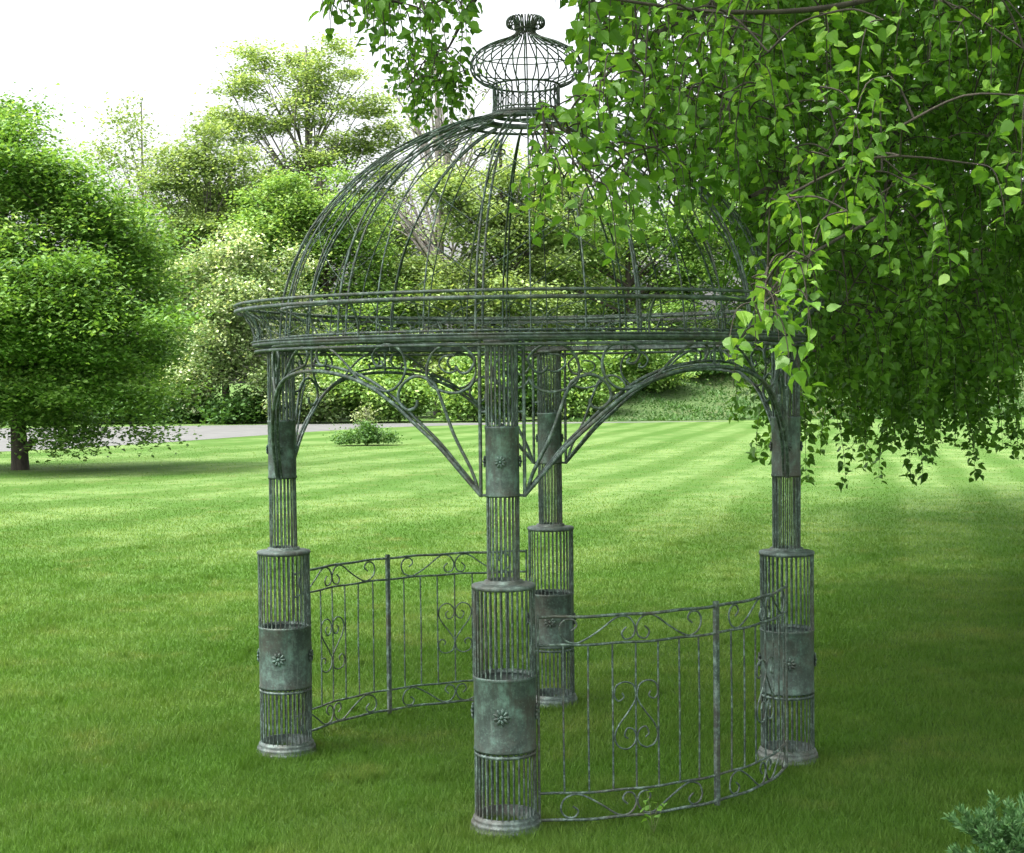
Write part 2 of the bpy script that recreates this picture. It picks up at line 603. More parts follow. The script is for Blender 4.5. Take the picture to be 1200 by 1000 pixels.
for p_ in range(4):
    a0 = 90 * p_
    full = ARCH + [(90 - a, z) for a, z in ARCH[-2::-1]]
    mb = MB()
    mb.tube(onto([(a0 + a, z) for a, z in full], RG + .005, 6), .0085, 6)
    mb.tube(onto([(a0 + a, z + .004 + .02 * math.sin(math.pi * a / 90)) for a, z in full], RG - .016, 6), .0065, 6)
    for a in (4.2, 85.8):
        mb.tube([cyl(a0 + a, RG, 1.355), cyl(a0 + a, RG, 1.99)], .0075, 6)
        s_ = -1 if a < 45 else 1
        for z in (1.362, 1.70, 1.96):
            mb.tube([cyl(a0 + a, RG, z), cyl(a0 + a + s_ * 1.3, RG, z)], .006, 5)
    mb.tube([cyl(a0 + 45, RG, 1.875), cyl(a0 + 45, RG, 1.985)], .006, 5)
    arch = mb.build('arch_bracket', M_ROD, gz)
    for mir in (0, 1):
        f = (lambda L: [(a0 + a, z) for a, z in L]) if not mir else (lambda L: [(a0 + 90 - a, z) for a, z in L])
        MB().tube(onto(f(ROD2), RG, 6), .0068, 6).tube(onto([(x, z - .012) for x, z in f(ROD2)[:5]], RG - .016, 6), .0055, 5).build('brace_rod', M_ROD, arch)
        MB().tube(onto(f(SCR), RG, 6), .006, 6).build('scroll', M_ROD, arch)
        MB().tube(onto(f(LOOP), RG, 6), .006, 6).tube(onto(f(LOOP2), RG, 6), .0042, 5).build('scroll', M_ROD, arch)


# cornice
def ring_pts(r, z, n=96, w=0):
    return [cyl(i * 360 / n, r, z + w * math.sin(i * 2 * math.pi / n * 3)) for i in range(n)]


def flat_ring(mb, r0, r1, z0, z1, seg=96):
    mb.lathe([(r0, z0), (r1, z0), (r1, z1), (r0, z1), (r0, z0)], seg)


mb = MB()
flat_ring(mb, 1.304, 1.314, 1.994, 2.010)
mb.tube(ring_pts(1.315, 2.014), .0045, 5, closed=True)
mb.tube(ring_pts(1.30, 1.972), .0065, 6, closed=True)
mb.tube(ring_pts(1.215, 1.995), .010, 6, closed=True)
flat_ring(mb, 1.19, 1.20, 1.99, 2.012)
flat_ring(mb, 1.386, 1.396, 2.148, 2.163)
mb.tube(ring_pts(1.392, 2.183, w=.0015), .0070, 6, closed=True)
mb.tube(ring_pts(1.18, 2.165), .008, 6, closed=True)
for i in range(88):                          # short wires between the outer and the inner ring
    a = i * 360 / 88
    mb.tube([cyl(a, 1.195, 2.0), cyl(a, 1.305, 2.0)], .003, 4)
cornice = mb.build('cornice', M_RING, gz)
FL = [(1.31, 2.01), (1.306, 2.045), (1.315, 2.085), (1.342, 2.13), (1.388, 2.168)]
FLc = crom(FL, 3)
for q_ in range(4):
    for a in (27, 63):
        MB().tube([cyl(90 * q_ + a, r + .004, z) for r, z in FLc], .0085, 6, flat=.6).build('brace', M_ROD, cornice)
mb = MB()
for i in range(44):
    a = i * 360 / 44 + 2
    mb.tube([cyl(a, r, z) for r, z in FLc], .0028, 4)
for i in range(80):
    for s_ in (-1, 1):
        mb.tube([cyl(i * 4.5 + s_ * 9 * (j / 6), *(lambda t_: (float(np.interp(t_, np.linspace(0, 1, 5), [p[0] for p in FL])), float(np.interp(t_, np.linspace(0, 1, 5), [p[1] for p in FL]))))(j / 6)) for j in range(7)], .0013, 3)
for i in range(22):                          # thin scrolls drawn over the flare
    a = i * 360 / 22
    for s_ in (-1, 1):
        L = [(a + s_ * (8 * math.sin(t_ * 3.1)), .15 + .7 * t_) for t_ in np.linspace(0, 1, 9)]
        mb.tube([cyl(x, float(np.interp(t_, np.linspace(0, 1, 5), [p[0] for p in FL])) + .003, float(np.interp(t_, np.linspace(0, 1, 5), [p[1] for p in FL]))) for x, t_ in L], .0022, 4)
lat = mb.build('lattice', M_ROD, cornice)

# dome
PROF = [(1.19, 2.0), (1.182, 2.12), (1.165, 2.24), (1.118, 2.385), (1.035, 2.545), (.905, 2.705), (.73, 2.86), (.56, 2.96), (.39, 3.03), (.25, 3.065), (.185, 3.07)]
PC = np.array(crom(PROF, 4))
LEN = np.concatenate([[0], np.cumsum(np.linalg.norm(np.diff(PC, axis=0), axis=1))])
LEN /= LEN[-1]


def dome_rz(u):
    return float(np.interp(u, LEN, PC[:, 0])), float(np.interp(u, LEN, PC[:, 1]))


NM = 11
A0 = -5.2
mb = MB()
for k_ in range(NM):
    for j in (1, 2):
        a = A0 + (k_ + j / 3) * 360 / NM
        mb.tube([cyl(a, r, z) for r, z in PC[:-3]], .0037, 5)
for r_, z_ in (dome_rz(.02), ):
    mb.tube(ring_pts(r_, z_), .006, 5, closed=True)
dome = mb.build('dome', M_ROD, gz)
for k_ in range(NM):
    a = A0 + k_ * 360 / NM
    rb = MB()
    rb.tube([cyl(a, r, z) for r, z in PC], .0053, 6)
    rb.tube([cyl(a + 1.2, r - .022, z - .01) for r, z in PC[:-4]], .0055, 5)
    rb.build('rib', M_ROD, dome)
    # scrolls high in each bay and thin crossing wires below them
    s1 = MB()
    mid = a + 180 / NM
    for s_ in (-1, 1):
        L = []
        for t_ in np.linspace(0, 1, 16):
            th = math.pi * (.5 + 2.6 * t_)
            rr = 4.8 * (1 - .62 * t_)
            L.append((mid + s_ * (5.6 - rr * math.sin(th)), .80 + .0062 * rr * math.cos(th)))
        s1.tube([cyl(x, *dome_rz(u)) for x, u in L], .0042, 5)
        s1.tube([cyl(mid + s_ * x, *dome_rz(u)) for x, u in ((.8, .80), (2, .85), (2.2, .90), (0, .97))], .0045, 5)
    s1.build('scroll', M_ROD, dome)
    W = 360 / NM
    s2 = MB()
    for s_ in (-1, 1):
        for u0, u1 in ((.74, .47), (.60, .30), (.45, .16)):
            L = [(mid + s_ * W * (t_ - .5), u0 + (u1 - u0) * t_) for t_ in np.linspace(0, 1, 9)]
            s2.tube([cyl(x, *dome_rz(u)) for x, u in L], .0021, 4)
    s2.build('cross_wires', M_ROD, dome)
mb = MB()
flat_ring(mb, .18, .222, 3.063, 3.083, 48)
mb.tube(ring_pts(.30, 3.052, 48), .007, 5, closed=True)
mb.tube(ring_pts(.165, 3.098, 48), .009, 6, closed=True)
mb.build('crown_ring', M_RING, dome)

# cupola, a little birdcage
CP = [(.163, 3.095), (.158, 3.15), (.155, 3.20), (.163, 3.232), (.212, 3.250), (.252, 3.284), (.266, 3.322), (.258, 3.36), (.225, 3.398), (.165, 3.43), (.095, 3.456), (.052, 3.48), (.045, 3.505),
      (.050, 3.53), (.058, 3.549), (.072, 3.560), (.086, 3.552), (.092, 3.536), (.088, 3.520), (.078, 3.514), (.072, 3.521)]
CPc = crom(CP, 3)
mb = MB()
for i in range(30):
    mb.tube([cyl(i * 12 + 4, r, z) for r, z in CPc], .0036, 5)
cup = mb.build('cupola', M_ROD, gz)
mb = MB()
for r_, z_, w_ in ((.160, 3.236, .0055), (.268, 3.315, .003), (.240, 3.385, .003), (.05, 3.505, .006), (.160, 3.12, .004)):
    mb.tube(ring_pts(r_, z_, 40), w_, 5, closed=True)
mb.build('hoop', M_ROD, cup)
mb = MB()
for i in range(12):
    for s_ in (-1, 1):
        L = [(i * 30 + s_ * 13 * math.sin(t_ * 2 * math.pi) * .8, 3.11 + .115 * t_) for t_ in np.linspace(0, 1, 11)]
        mb.tube([cyl(x, .16, z) for x, z in L], .0028, 4)
mb.build('collar_scrolls', M_ROD, cup)

# railings: quadrant right in front (0..90) and left behind (180..270)
BAND = [(1.33, .5), (1.55, .32), (1.4, .1), (1.05, .12), (.85, .4), (1.0, .78), (1.45, .95), (1.9, .82), (2.5, .5), (3.2, .08), (3.7, .1), (3.97, .45), (3.87, .8), (3.55, .88), (3.4, .65), (3.6, .45)]
HEART = [(3.62, .545), (3.47, .53), (3.6, .502), (3.85, .51), (3.97, .54), (3.85, .572), (3.55, .588), (3.2, .573), (3.06, .535), (3.22, .49), (3.6, .44), (3.93, .39), (3.97, .36), (3.85, .325), (3.5, .311), (3.14, .325), (3.05, .365), (3.22, .388), (3.45, .375), (3.38, .356)]
Z = (.865, .75, .145, .035)


def railing(a_start, a_mid, a_end, flip, label):
    r = RG
    span = [(a_start, a_mid), (a_mid, a_end)]
    n = 40
    mb = MB()
    for z, w_ in zip(Z, (.0065, .0055, .0055, .0065)):
        mb.tube([cyl(a_start + (a_end - a_start) * i / n, r, z + .002 * math.sin(i * .9)) for i in range(n + 1)], w_, 6)
    for a in (a_start, a_end):
        mb.tube([cyl(a, r, .02), cyl(a, r, .875)], .0055, 6)
    rail = mb.build('railing', M_ROD, gz)
    rail['label'] = label
    for s0, s1 in span:
        u = lambda x: s0 + (s1 - s0) * x / 8
        for i in range(1, 8):
            MB().tube([cyl(u(i), r, Z[2]), cyl(u(i) + random.uniform(-.12, .12), r + random.uniform(-.003, .003), .45), cyl(u(i), r, Z[1])], .0041, 5).build('baluster', M_ROD, rail)
        for top in (1, 0):
            mb = MB()
            for mir in (0, 1):
                L = [((8 - x) if mir else x, (Z[0] - v * (Z[0] - Z[1])) if top else (Z[3] + v * (Z[2] - Z[3]))) for x, v in BAND]
                mb.tube(onto([(u(x), z) for x, z in L], r, 5), .0042, 5)
            mb.build('scroll_band', M_ROD, rail)
        mb = MB()
        for mir in (0, 1):
            L = [((8 - x) if mir else x, (.9 - z) if flip else z) for x, z in HEART]
            mb.tube(onto([(u(x), z) for x, z in L], r + .004, 5), .0038, 5)
        mb.build('heart_scroll', M_ROD, rail)
    MB().tube([cyl(a_mid, r, .015), cyl(a_mid, r, .885)], .0135, 4, up=(math.sin(R(a_mid)), -math.cos(R(a_mid)), 0)).build('post', M_ROD, rail, smooth=False)
    return rail


railing(6.4, 45, 80.5, True, 'curved railing with upside-down hearts, right of the front column')
railing(186.5, 225, 263.5, False, 'curved railing with upright hearts, left behind the front column')


# ------------------------------------------------------------------ foliage builders
def rand_unit(n):
    v = rng.normal(size=(n, 3))
    return v / np.linalg.norm(v, axis=1)[:, None]


def quads_leaves(P, size, updir=.5, asp=.62):
    """one kite-shaped bent leaf per point"""
    n = len(P)
    nrm = rand_unit(n)
    nrm[:, 2] = np.abs(nrm[:, 2]) + updir
    nrm /= np.linalg.norm(nrm, axis=1)[:, None]
    d = np.cross(nrm, rand_unit(n))
    d /= np.linalg.norm(d, axis=1)[:, None]
    s = np.cross(nrm, d)
    L = (size * (.65 + .7 * rng.random(n)))[:, None]
    v = np.stack([P - d * L * .5, P + s * L * asp * .5 - d * L * .08 + nrm * L * .08, P + d * L * .5, P - s * L * asp * .5 - d * L * .08 + nrm * L * .08], 1)
    return v.reshape(-1, 3)


def clumps(lobes, n_leaf, per, clump, size, shell=.55, flat=.6, updir=.5):
    """lobes: (centre, radii); leaves gathered in clumps spread through the lobes' volume"""
    vol = np.array([r[0] * r[1] * r[2] for _, r in lobes]) ** .67
    ncl = max(3, n_leaf // per)
    pick = rng.choice(len(lobes), ncl, p=vol / vol.sum())
    C = np.array([lobes[i][0] for i in pick], float)
    Rr = np.array([lobes[i][1] for i in pick], float)
    u = rand_unit(ncl)
    rad = (shell + (1 - shell) * rng.random(ncl)) ** .8
    rad = rad * (1 + rng.normal(0, .07, ncl))
    cc = C + u * Rr * rad[:, None]
    k = rng.integers(int(per * .4), int(per * 1.6), ncl)
    idx = np.repeat(np.arange(ncl), k)
    sc_ = clump * (.6 + .8 * rng.random(ncl))
    off = rng.normal(size=(len(idx), 3)) * .5 * sc_[idx][:, None]
    off[:, 2] *= flat
    P = cc[idx] + off
    tone = np.clip(rng.normal(.5, .2, ncl)[idx] + rng.normal(0, .16, len(idx)), 0, 1)
    return P, tone, cc


def trunk_and_limbs(base, h, r, targets, m, parent, n_l=14, lean=(0, 0), name='trunk', start=.25, fork=True):
    mb = MB()
    base = np.array(base, float)
    top = base + np.array([lean[0], lean[1], h])
    mid = (base + top) / 2 + np.array([random.uniform(-.1, .1) * r * 6, 0, 0])
    tp = np.array(crom([base - [0, 0, .15], base + [0, 0, h * .06], mid, top], 6))
    tr = np.interp(np.linspace(0, 1, len(tp)), [0, .06, .2, 1], [r * 1.5, r * 1.15, r, r * .25])
    mb.tube(tp, tr, 10)
    if len(targets):
        sel = targets[rng.choice(len(targets), min(n_l, len(targets)), replace=False)]
        for tg in sel:
            f = np.clip((tg[2] - base[2]) / h * .75 - .05, start, .95)
            i = int(np.argmin(np.abs(tp[:, 2] - base[2] - f * h)))
            s0 = tp[i]
            ml = (s0 + tg) / 2 + np.array([random.uniform(-.08, .08), random.uniform(-.08, .08), .02]) * np.linalg.norm(tg - s0)
            lp = crom([s0, ml, tg], 5)
            r0 = min(tr[i] * .55, .12 * r * 4)
            mb.tube(lp, np.linspace(r0, r0 * .15, len(lp)), 6)
            if fork:
                for _ in range(3):
                    j = random.randint(3, len(lp) - 2)
                    e = lp[j] + np.array([random.uniform(-1, 1), random.uniform(-1, 1), random.uniform(.2, 1)]) * np.linalg.norm(tg - s0) * .35
                    mb.tube([lp[j], (lp[j] + e) / 2 + [0, 0, .1], e], [r0 * .35, r0 * .22, r0 * .08], 4)
    return mb.build(name, m, parent)


def tree(name, label, cat, lobes_px, d, n_leaf, size, m_leaf, group, base_px=None, base_y=None, trunk_r=.2, m_bark=None,
         per=40, clump=.9, shell=.45, depth=1.0, n_l=14, flat=.6, gz_=0.0, updir=.5, lean=(0, 0), fork=True, tshift=0.0, fluff=None):
    lobes = []
    for L in lobes_px:
        px, py, rx, ry = L[:4]
        dd = d + (L[4] if len(L) > 4 else random.uniform(-1, 1))
        c = at(px, py, dd)
        s = dd / F
        rr_ = np.array((rx * s, rx * s * depth, ry * s))
        lobes.append((c, tuple(rr_ * .68)))
        for u_ in rand_unit(8):
            k_ = random.uniform(.22, .5)
            lobes.append((c + u_ * rr_ * random.uniform(.65, .95), tuple(rr_ * (k_, k_, k_ * .7))))
    bx = base_px if base_px is not None else lobes_px[0][0]
    X = (bx - 600) / F * d
    base = (X, d, gz_)
    root = empty(name, base)
    tag(root, label, cat, group)
    P, tone, cc = clumps(lobes, n_leaf, per, clump, size, shell, flat, updir)
    ok = P[:, 2] > gz_ + .05
    P, tone = P[ok], np.clip(tone[ok] + tshift, 0, 1)
    top = max(c[2] for c, r in lobes)
    bz = np.array(base)
    t_ = trunk_and_limbs((0, 0, 0), max(.3, top - gz_), trunk_r, cc - bz, m_bark or M_BARK, root, n_l, lean, fork=fork)
    v = quads_leaves(P - bz, size, updir)
    link('crown', np_mesh('crown', v, np.arange(len(v)).reshape(-1, 4), np.repeat(tone, 4)), m_leaf, root)
    return root


TB = 'trees along the far edge of the lawn'
SB = 'low shrubs along the far edge of the lawn'

# left maple
mp = tree('maple_tree', 'full round bright green tree with dark trunk, left of the driveway', 'tree',
     [(5, 165, 62, 58), (40, 200, 62, 62), (15, 205, 75, 75), (60, 270, 80, 80), (85, 235, 58, 50), (118, 262, 58, 48), (150, 268, 48, 40), (60, 215, 50, 45), (175, 330, 45, 60), (-30, 320, 130, 150), (100, 330, 85, 80), (155, 305, 55, 60), (165, 390, 45, 70), (60, 400, 110, 80), (120, 440, 75, 55),
      (165, 482, 32, 28), (80, 498, 44, 24), (90, 510, 30, 14), (178, 500, 22, 18), (20, 462, 60, 34), (-20, 475, 50, 30), (55, 470, 40, 34), (-60, 420, 110, 90), (100, 375, 90, 70, -2.4), (20, 330, 90, 90, -2.4), (185, 430, 26, 50)],
     33.5, 135000, .11, M_MAPLE, TB, base_px=22, lean=(-.5, .2), trunk_r=.21, per=110, clump=.7, shell=.3, depth=.9, flat=.4, updir=1.0)
stub = MB().tube(crom([(.10, -.12, .42), (.26, -.2, .50), (.36, -.22, .66)], 4), .075, 8).build('cut_limb', M_BARK, mp)

# trees behind, left to right
tree('birch_tree', 'thin pale birch with sparse leaves above the left maple', 'tree',
     [(165, 150, 30, 45), (140, 185, 30, 22), (185, 205, 28, 35), (160, 240, 42, 22), (200, 275, 32, 35), (205, 330, 25, 50)],
     80, 6000, .19, M_PALE, TB, base_px=172, trunk_r=.13, m_bark=M_GREY, per=12, clump=1.0, shell=.15, n_l=34)
tree('ash_tree', 'pale green open-topped tree between the birch and the tallest tree', 'tree',
     [(232, 175, 36, 22), (215, 215, 40, 26), (270, 190, 40, 26), (250, 150, 22, 20), (225, 255, 44, 30), (285, 230, 40, 30), (250, 290, 60, 40)],
     78, 24000, .19, M_PALE, TB, base_px=245, trunk_r=.18, m_bark=M_GREY, per=34, clump=1.0, updir=.8, flat=.38, shell=.05, n_l=44)
tree('poplar_tree', 'tallest far tree, airy light green crown left of the dome', 'tree',
     [(320, 72, 46, 22), (290, 108, 40, 18), (375, 95, 58, 26), (345, 140, 62, 26), (425, 125, 44, 16), (455, 160, 34, 14), (405, 178, 62, 24), (350, 200, 70, 36), (290, 165, 45, 22), (400, 58, 30, 14), (450, 210, 40, 30), (360, 260, 90, 50), (268, 135, 30, 14)],
     84, 46000, .19, M_PALE, TB, base_px=365, trunk_r=.26, m_bark=M_GREY, per=44, clump=.85, updir=1.0, flat=.4, shell=.1, n_l=60, tshift=.05)
tree('maple_tree', 'dense fresh green tree just left behind the dome', 'tree',
     [(335, 250, 55, 45), (390, 255, 65, 55), (300, 290, 55, 60), (360, 330, 80, 80), (430, 310, 60, 80), (450, 390, 60, 80), (390, 400, 70, 70)],
     76, 62000, .20, M_FRESH, TB, base_px=380, trunk_r=.25, per=44, clump=.95, updir=.8, flat=.42, shell=.12, n_l=30, tshift=.1)
tree('dogwood_tree', 'wide silvery green flowering tree behind the driveway', 'tree',
     [(265, 310, 50, 60), (235, 365, 40, 60), (300, 370, 55, 70), (255, 420, 55, 45), (320, 430, 45, 45), (225, 440, 26, 34), (340, 350, 40, 60)],
     70, 60000, .17, M_SILVER, TB, base_px=265, trunk_r=.22, per=44, clump=.75, updir=.7, shell=.25, tshift=.08)
bare = tree('bare_tree', 'leafless grey tree seen through the left half of the dome', 'tree',
     [(500, 130, 45, 55), (540, 170, 50, 60), (480, 210, 40, 50), (530, 260, 60, 50), (560, 110, 30, 40)],
     79, 700, .22, M_PALE, TB, base_px=516, trunk_r=.36, m_bark=M_GREY, per=6, clump=1.0, shell=.1, n_l=46)
tree('willow_tree', 'broad yellow green tree directly behind the dome', 'tree',
     [(545, 255, 60, 65), (605, 215, 60, 60), (655, 245, 40, 50), (600, 270, 60, 50), (510, 350, 60, 60), (580, 350, 90, 80), (640, 320, 60, 70), (545, 420, 80, 50), (620, 420, 70, 50)],
     77, 80000, .20, M_PALE, TB, base_px=590, trunk_r=.28, per=44, clump=.95, updir=.8, flat=.42, shell=.12, n_l=30, tshift=.05)
tree('oak_tree', 'green tree behind the right half of the dome', 'tree',
     [(700, 300, 60, 55), (745, 280, 55, 50), (800, 270, 50, 40), (690, 400, 70, 60), (760, 380, 70, 70), (800, 340, 50, 60), (660, 360, 40, 60)],
     80, 56000, .20, M_FRESH, TB, base_px=735, trunk_r=.28, per=44, clump=.95, updir=.8, flat=.42, shell=.12, n_l=30, gz_=2.0)
tree('oak_tree', 'dull green tree behind the right column of the gazebo', 'tree',
     [(850, 290, 60, 80), (900, 260, 60, 90), (870, 390, 70, 60), (930, 370, 60, 70)],
     82, 44000, .21, M_FRESH, TB, base_px=880, trunk_r=.3, per=44, clump=.95, updir=.8, flat=.42, shell=.12, n_l=30, gz_=2.4, tshift=-.12)
tree('beech_tree', 'far green tree glimpsed through the hanging leaves right of the gazebo', 'tree',
     [(1000, 320, 70, 90), (980, 400, 60, 50), (1060, 380, 60, 70), (1040, 300, 60, 80)],
     83, 30000, .28, M_FRESH, TB, base_px=1020, trunk_r=.3, per=44, clump=.95, updir=.8, flat=.42, shell=.12, n_l=30, gz_=2.4, tshift=-.1)
tree('beech_tree', 'far green tree glimpsed at the right edge under the hanging branches', 'tree',
     [(1130, 330, 70, 90), (1180, 380, 70, 60), (1110, 400, 60, 50), (1220, 320, 70, 90)],
     81, 30000, .28, M_PALE, TB, base_px=1160, trunk_r=.3, per=44, clump=.95, updir=.8, flat=.42, shell=.12, n_l=30, gz_=2.4, tshift=-.1)

for i, (px, py, rx, ry, dd, mm, lab, n_) in enumerate([
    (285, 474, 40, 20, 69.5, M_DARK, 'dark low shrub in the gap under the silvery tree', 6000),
    (362, 462, 36, 30, 68.2, M_SILVER, 'pale shrub seen left of the wispy sapling under the arch', 8000),
    (412, 448, 40, 42, 69, M_FRESH, 'tall rounded bright shrub behind the wispy sapling', 11000),
    (468, 455, 34, 36, 68.5, M_FRESH, 'yellow green shrub left of the bare grey trunk', 9000),
    (556, 455, 34, 38, 68.5, M_FRESH, 'green shrub seen left beside the front column', 9000),
    (610, 450, 36, 40, 69, M_DARK, 'dark green shrub seen between the front and back columns', 9000),
    (672, 448, 40, 42, 69.5, M_FRESH, 'shrub at the foot of the bank right of the back column', 9000),
    (745, 425, 50, 40, 73, M_FRESH, 'leafy shrub on top of the bank under the right arch', 10000),
    (830, 425, 50, 34, 76, M_DARK, 'dark shrub on the bank left of the right column', 9000)]):
    s = dd / F
    tree('shrub', lab, 'shrub', [(px, py, rx, ry, 0), (px - rx * .5, py + ry * .35, rx * .6, ry * .6, -.5), (px + rx * .5, py + ry * .3, rx * .6, ry * .6, .4)],
         dd, n_, .19, mm, SB, base_px=px, trunk_r=.06, per=30, clump=.7, shell=.4, n_l=8, gz_=float(bank_h((px - 600) / F * dd, dd)) if i > 5 else 0, fork=False,
         tshift=.08 if mm is M_FRESH else 0)

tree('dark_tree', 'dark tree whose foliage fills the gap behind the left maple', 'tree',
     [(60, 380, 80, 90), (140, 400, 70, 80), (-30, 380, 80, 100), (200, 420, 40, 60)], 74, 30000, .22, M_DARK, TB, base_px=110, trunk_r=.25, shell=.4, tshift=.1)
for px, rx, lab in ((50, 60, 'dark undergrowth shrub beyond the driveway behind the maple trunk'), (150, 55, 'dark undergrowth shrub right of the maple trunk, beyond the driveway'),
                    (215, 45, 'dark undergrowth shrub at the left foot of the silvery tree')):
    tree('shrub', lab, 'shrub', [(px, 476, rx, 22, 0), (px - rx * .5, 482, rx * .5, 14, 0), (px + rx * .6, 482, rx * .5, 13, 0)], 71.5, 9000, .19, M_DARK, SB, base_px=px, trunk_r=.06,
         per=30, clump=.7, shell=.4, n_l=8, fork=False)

tree('beech_tree', 'mid green tree filling the gap between the pale open tree and the silvery tree', 'tree',
     [(205, 330, 45, 70), (250, 290, 60, 55), (310, 270, 60, 50), (190, 400, 40, 60), (180, 300, 30, 35), (260, 240, 60, 30), (370, 250, 40, 40)], 88, 50000, .21, M_PALE, TB, base_px=230, trunk_r=.25, per=40, clump=1.0, updir=.8, flat=.42,
     shell=.1, n_l=30, tshift=0)
tree('beech_tree', 'dull green tree low behind the middle of the dome', 'tree',
     [(640, 330, 60, 60), (690, 350, 60, 60), (470, 350, 60, 50), (440, 250, 40, 40), (470, 290, 40, 50), (700, 290, 60, 50)], 90, 46000, .21, M_PALE, TB, base_px=640, trunk_r=.25, per=40, clump=1.0, updir=.8, flat=.42,
     shell=.1, n_l=30, tshift=0)

# small planting on the lawn
s = 44 / F
tree('juniper_shrub', 'low spreading dark green shrub out on the lawn', 'shrub',
     [(428, 508, 20, 10, 0), (405, 514, 14, 5, 0), (455, 513, 13, 6, 0), (432, 502, 10, 10, 0)], 44.2, 5200, .07, M_DARK, None, base_px=430, trunk_r=.03,
     per=24, clump=.26, shell=.3, n_l=8, fork=False)
tree('sapling', 'wispy pale sapling rising out of the low lawn shrub', 'sapling',
     [(428, 482, 12, 12, 0), (428, 494, 9, 10, 0)], 44.6, 420, .09, M_STRAW, None, base_px=428, trunk_r=.02, m_bark=M_GREY,
     per=5, clump=.25, shell=.1, n_l=26)

# ------------------------------------------------------------------ the big overhanging tree
TBASE = np.array([8.0, 12.5, 0.0])
big = empty('linden_tree', tuple(TBASE))
tag(big, 'big leafy tree at the right whose drooping branches hang over the gazebo', 'tree')
limb_pts = []
mb = MB()
tp = np.array(crom([(0, 0, -.3), (0, 0, .3), (-.1, 0, 2.2), (-.2, -.1, 4.2), (-.1, 0, 7), (.1, .1, 10.5)], 5))
mb.tube(tp, np.interp(np.linspace(0, 1, len(tp)), [0, .1, .3, 1], [.55, .42, .36, .08]), 14)


def limb(pts, r0, r1=.012, k=6):
    P = np.array(crom(pts, k))
    mb.tube(P - TBASE, np.linspace(r0, r1, len(P)), 7)
    limb_pts.extend(P[2:])
    return P


T3 = lambda z: TBASE + np.array([-.12, 0, z])
L_ = [
    limb([T3(3.2), at(1190, 120, 10.5), at(1060, 165, 8.6), at(945, 208, 7.4), at(880, 235, 6.8)], .06, .008),
    limb([T3(3.0), at(1210, 235, 11), at(1110, 330, 10), at(1010, 380, 9.2), at(935, 430, 8.6)], .06, .005),
    limb([T3(3.8), at(1260, -40, 9), at(1150, -30, 6.4), at(1000, 12, 5.4), at(850, 20, 5), at(700, 0, 4.8)], .02, .004),
    limb([T3(4.4), at(1050, -130, 9), at(760, -130, 6.8), at(600, -50, 5.6), at(480, -14, 5.2), at(410, 4, 5.2)], .03, .003),
    limb([T3(4.2), at(900, -90, 10), at(680, -90, 9.6), at(580, -20, 9.4), at(530, 60, 9.3)], .07, .005),
    limb([T3(3.6), at(1180, 150, 13), at(1090, 200, 14), at(1010, 300, 14.4)], .12, .01),
    limb([T3(3.0), at(1190, 300, 14), at(1120, 330, 15), at(1060, 400, 15)], .12, .01),
    limb([T3(3.9), at(1100, 60, 11), at(960, 90, 8.8), at(840, 120, 7), at(760, 150, 6.2)], .05, .005),
    limb([T3(4.1), at(1000, -60, 8.5), at(860, 0, 6.4), at(750, 60, 5.4), at(680, 130, 5.1)], .025, .003),
    limb([T3(3.3), at(1150, 200, 9), at(1030, 260, 6.6), at(940, 310, 5.2), at(900, 350, 4.6)], .012, .003),
    limb([T3(5.5), at(1240, 90, 17), at(1120, 130, 19), at(1010, 160, 20)], .12, .01),
]
for a, e, ln, z in [(100, 40, 7, 5), (150, 20, 8, 4.5), (200, 30, 8.5, 4.6), (240, 25, 9, 4.4), (265, 18, 9.5, 4.8), (20, 35, 7, 5), (330, 40, 7.5, 5.5), (60, 25, 9, 4.8), (290, 55, 6, 7), (180, 60, 5, 8), (0, 60, 5, 8), (225, 12, 9, 5.2), (120, 30, 9, 5.5)]:
    dv = np.array([math.cos(R(a)) * math.cos(R(e)), math.sin(R(a)) * math.cos(R(e)), math.sin(R(e))])
    e_ = T3(z) + dv * ln
    md = T3(z) + dv * ln * .5 + np.array([0, 0, .5])
    if not (abs(md[0]) < .34 * md[1] and md[2] < EYE + .25 * md[1] and md[0] < .1 * md[1]):
        mb.tube(np.array(crom([T3(z), md, e_ - [0, 0, .6]], 6)) - TBASE, np.linspace(.13, .02, 13), 7)
LP = np.zeros((40000, 3))
LP[:len(limb_pts)] = limb_pts
NL = len(limb_pts)

leafP, leafD, leafS, leafT = [], [], [], []       # base, direction, size, tone
twigs = MB()


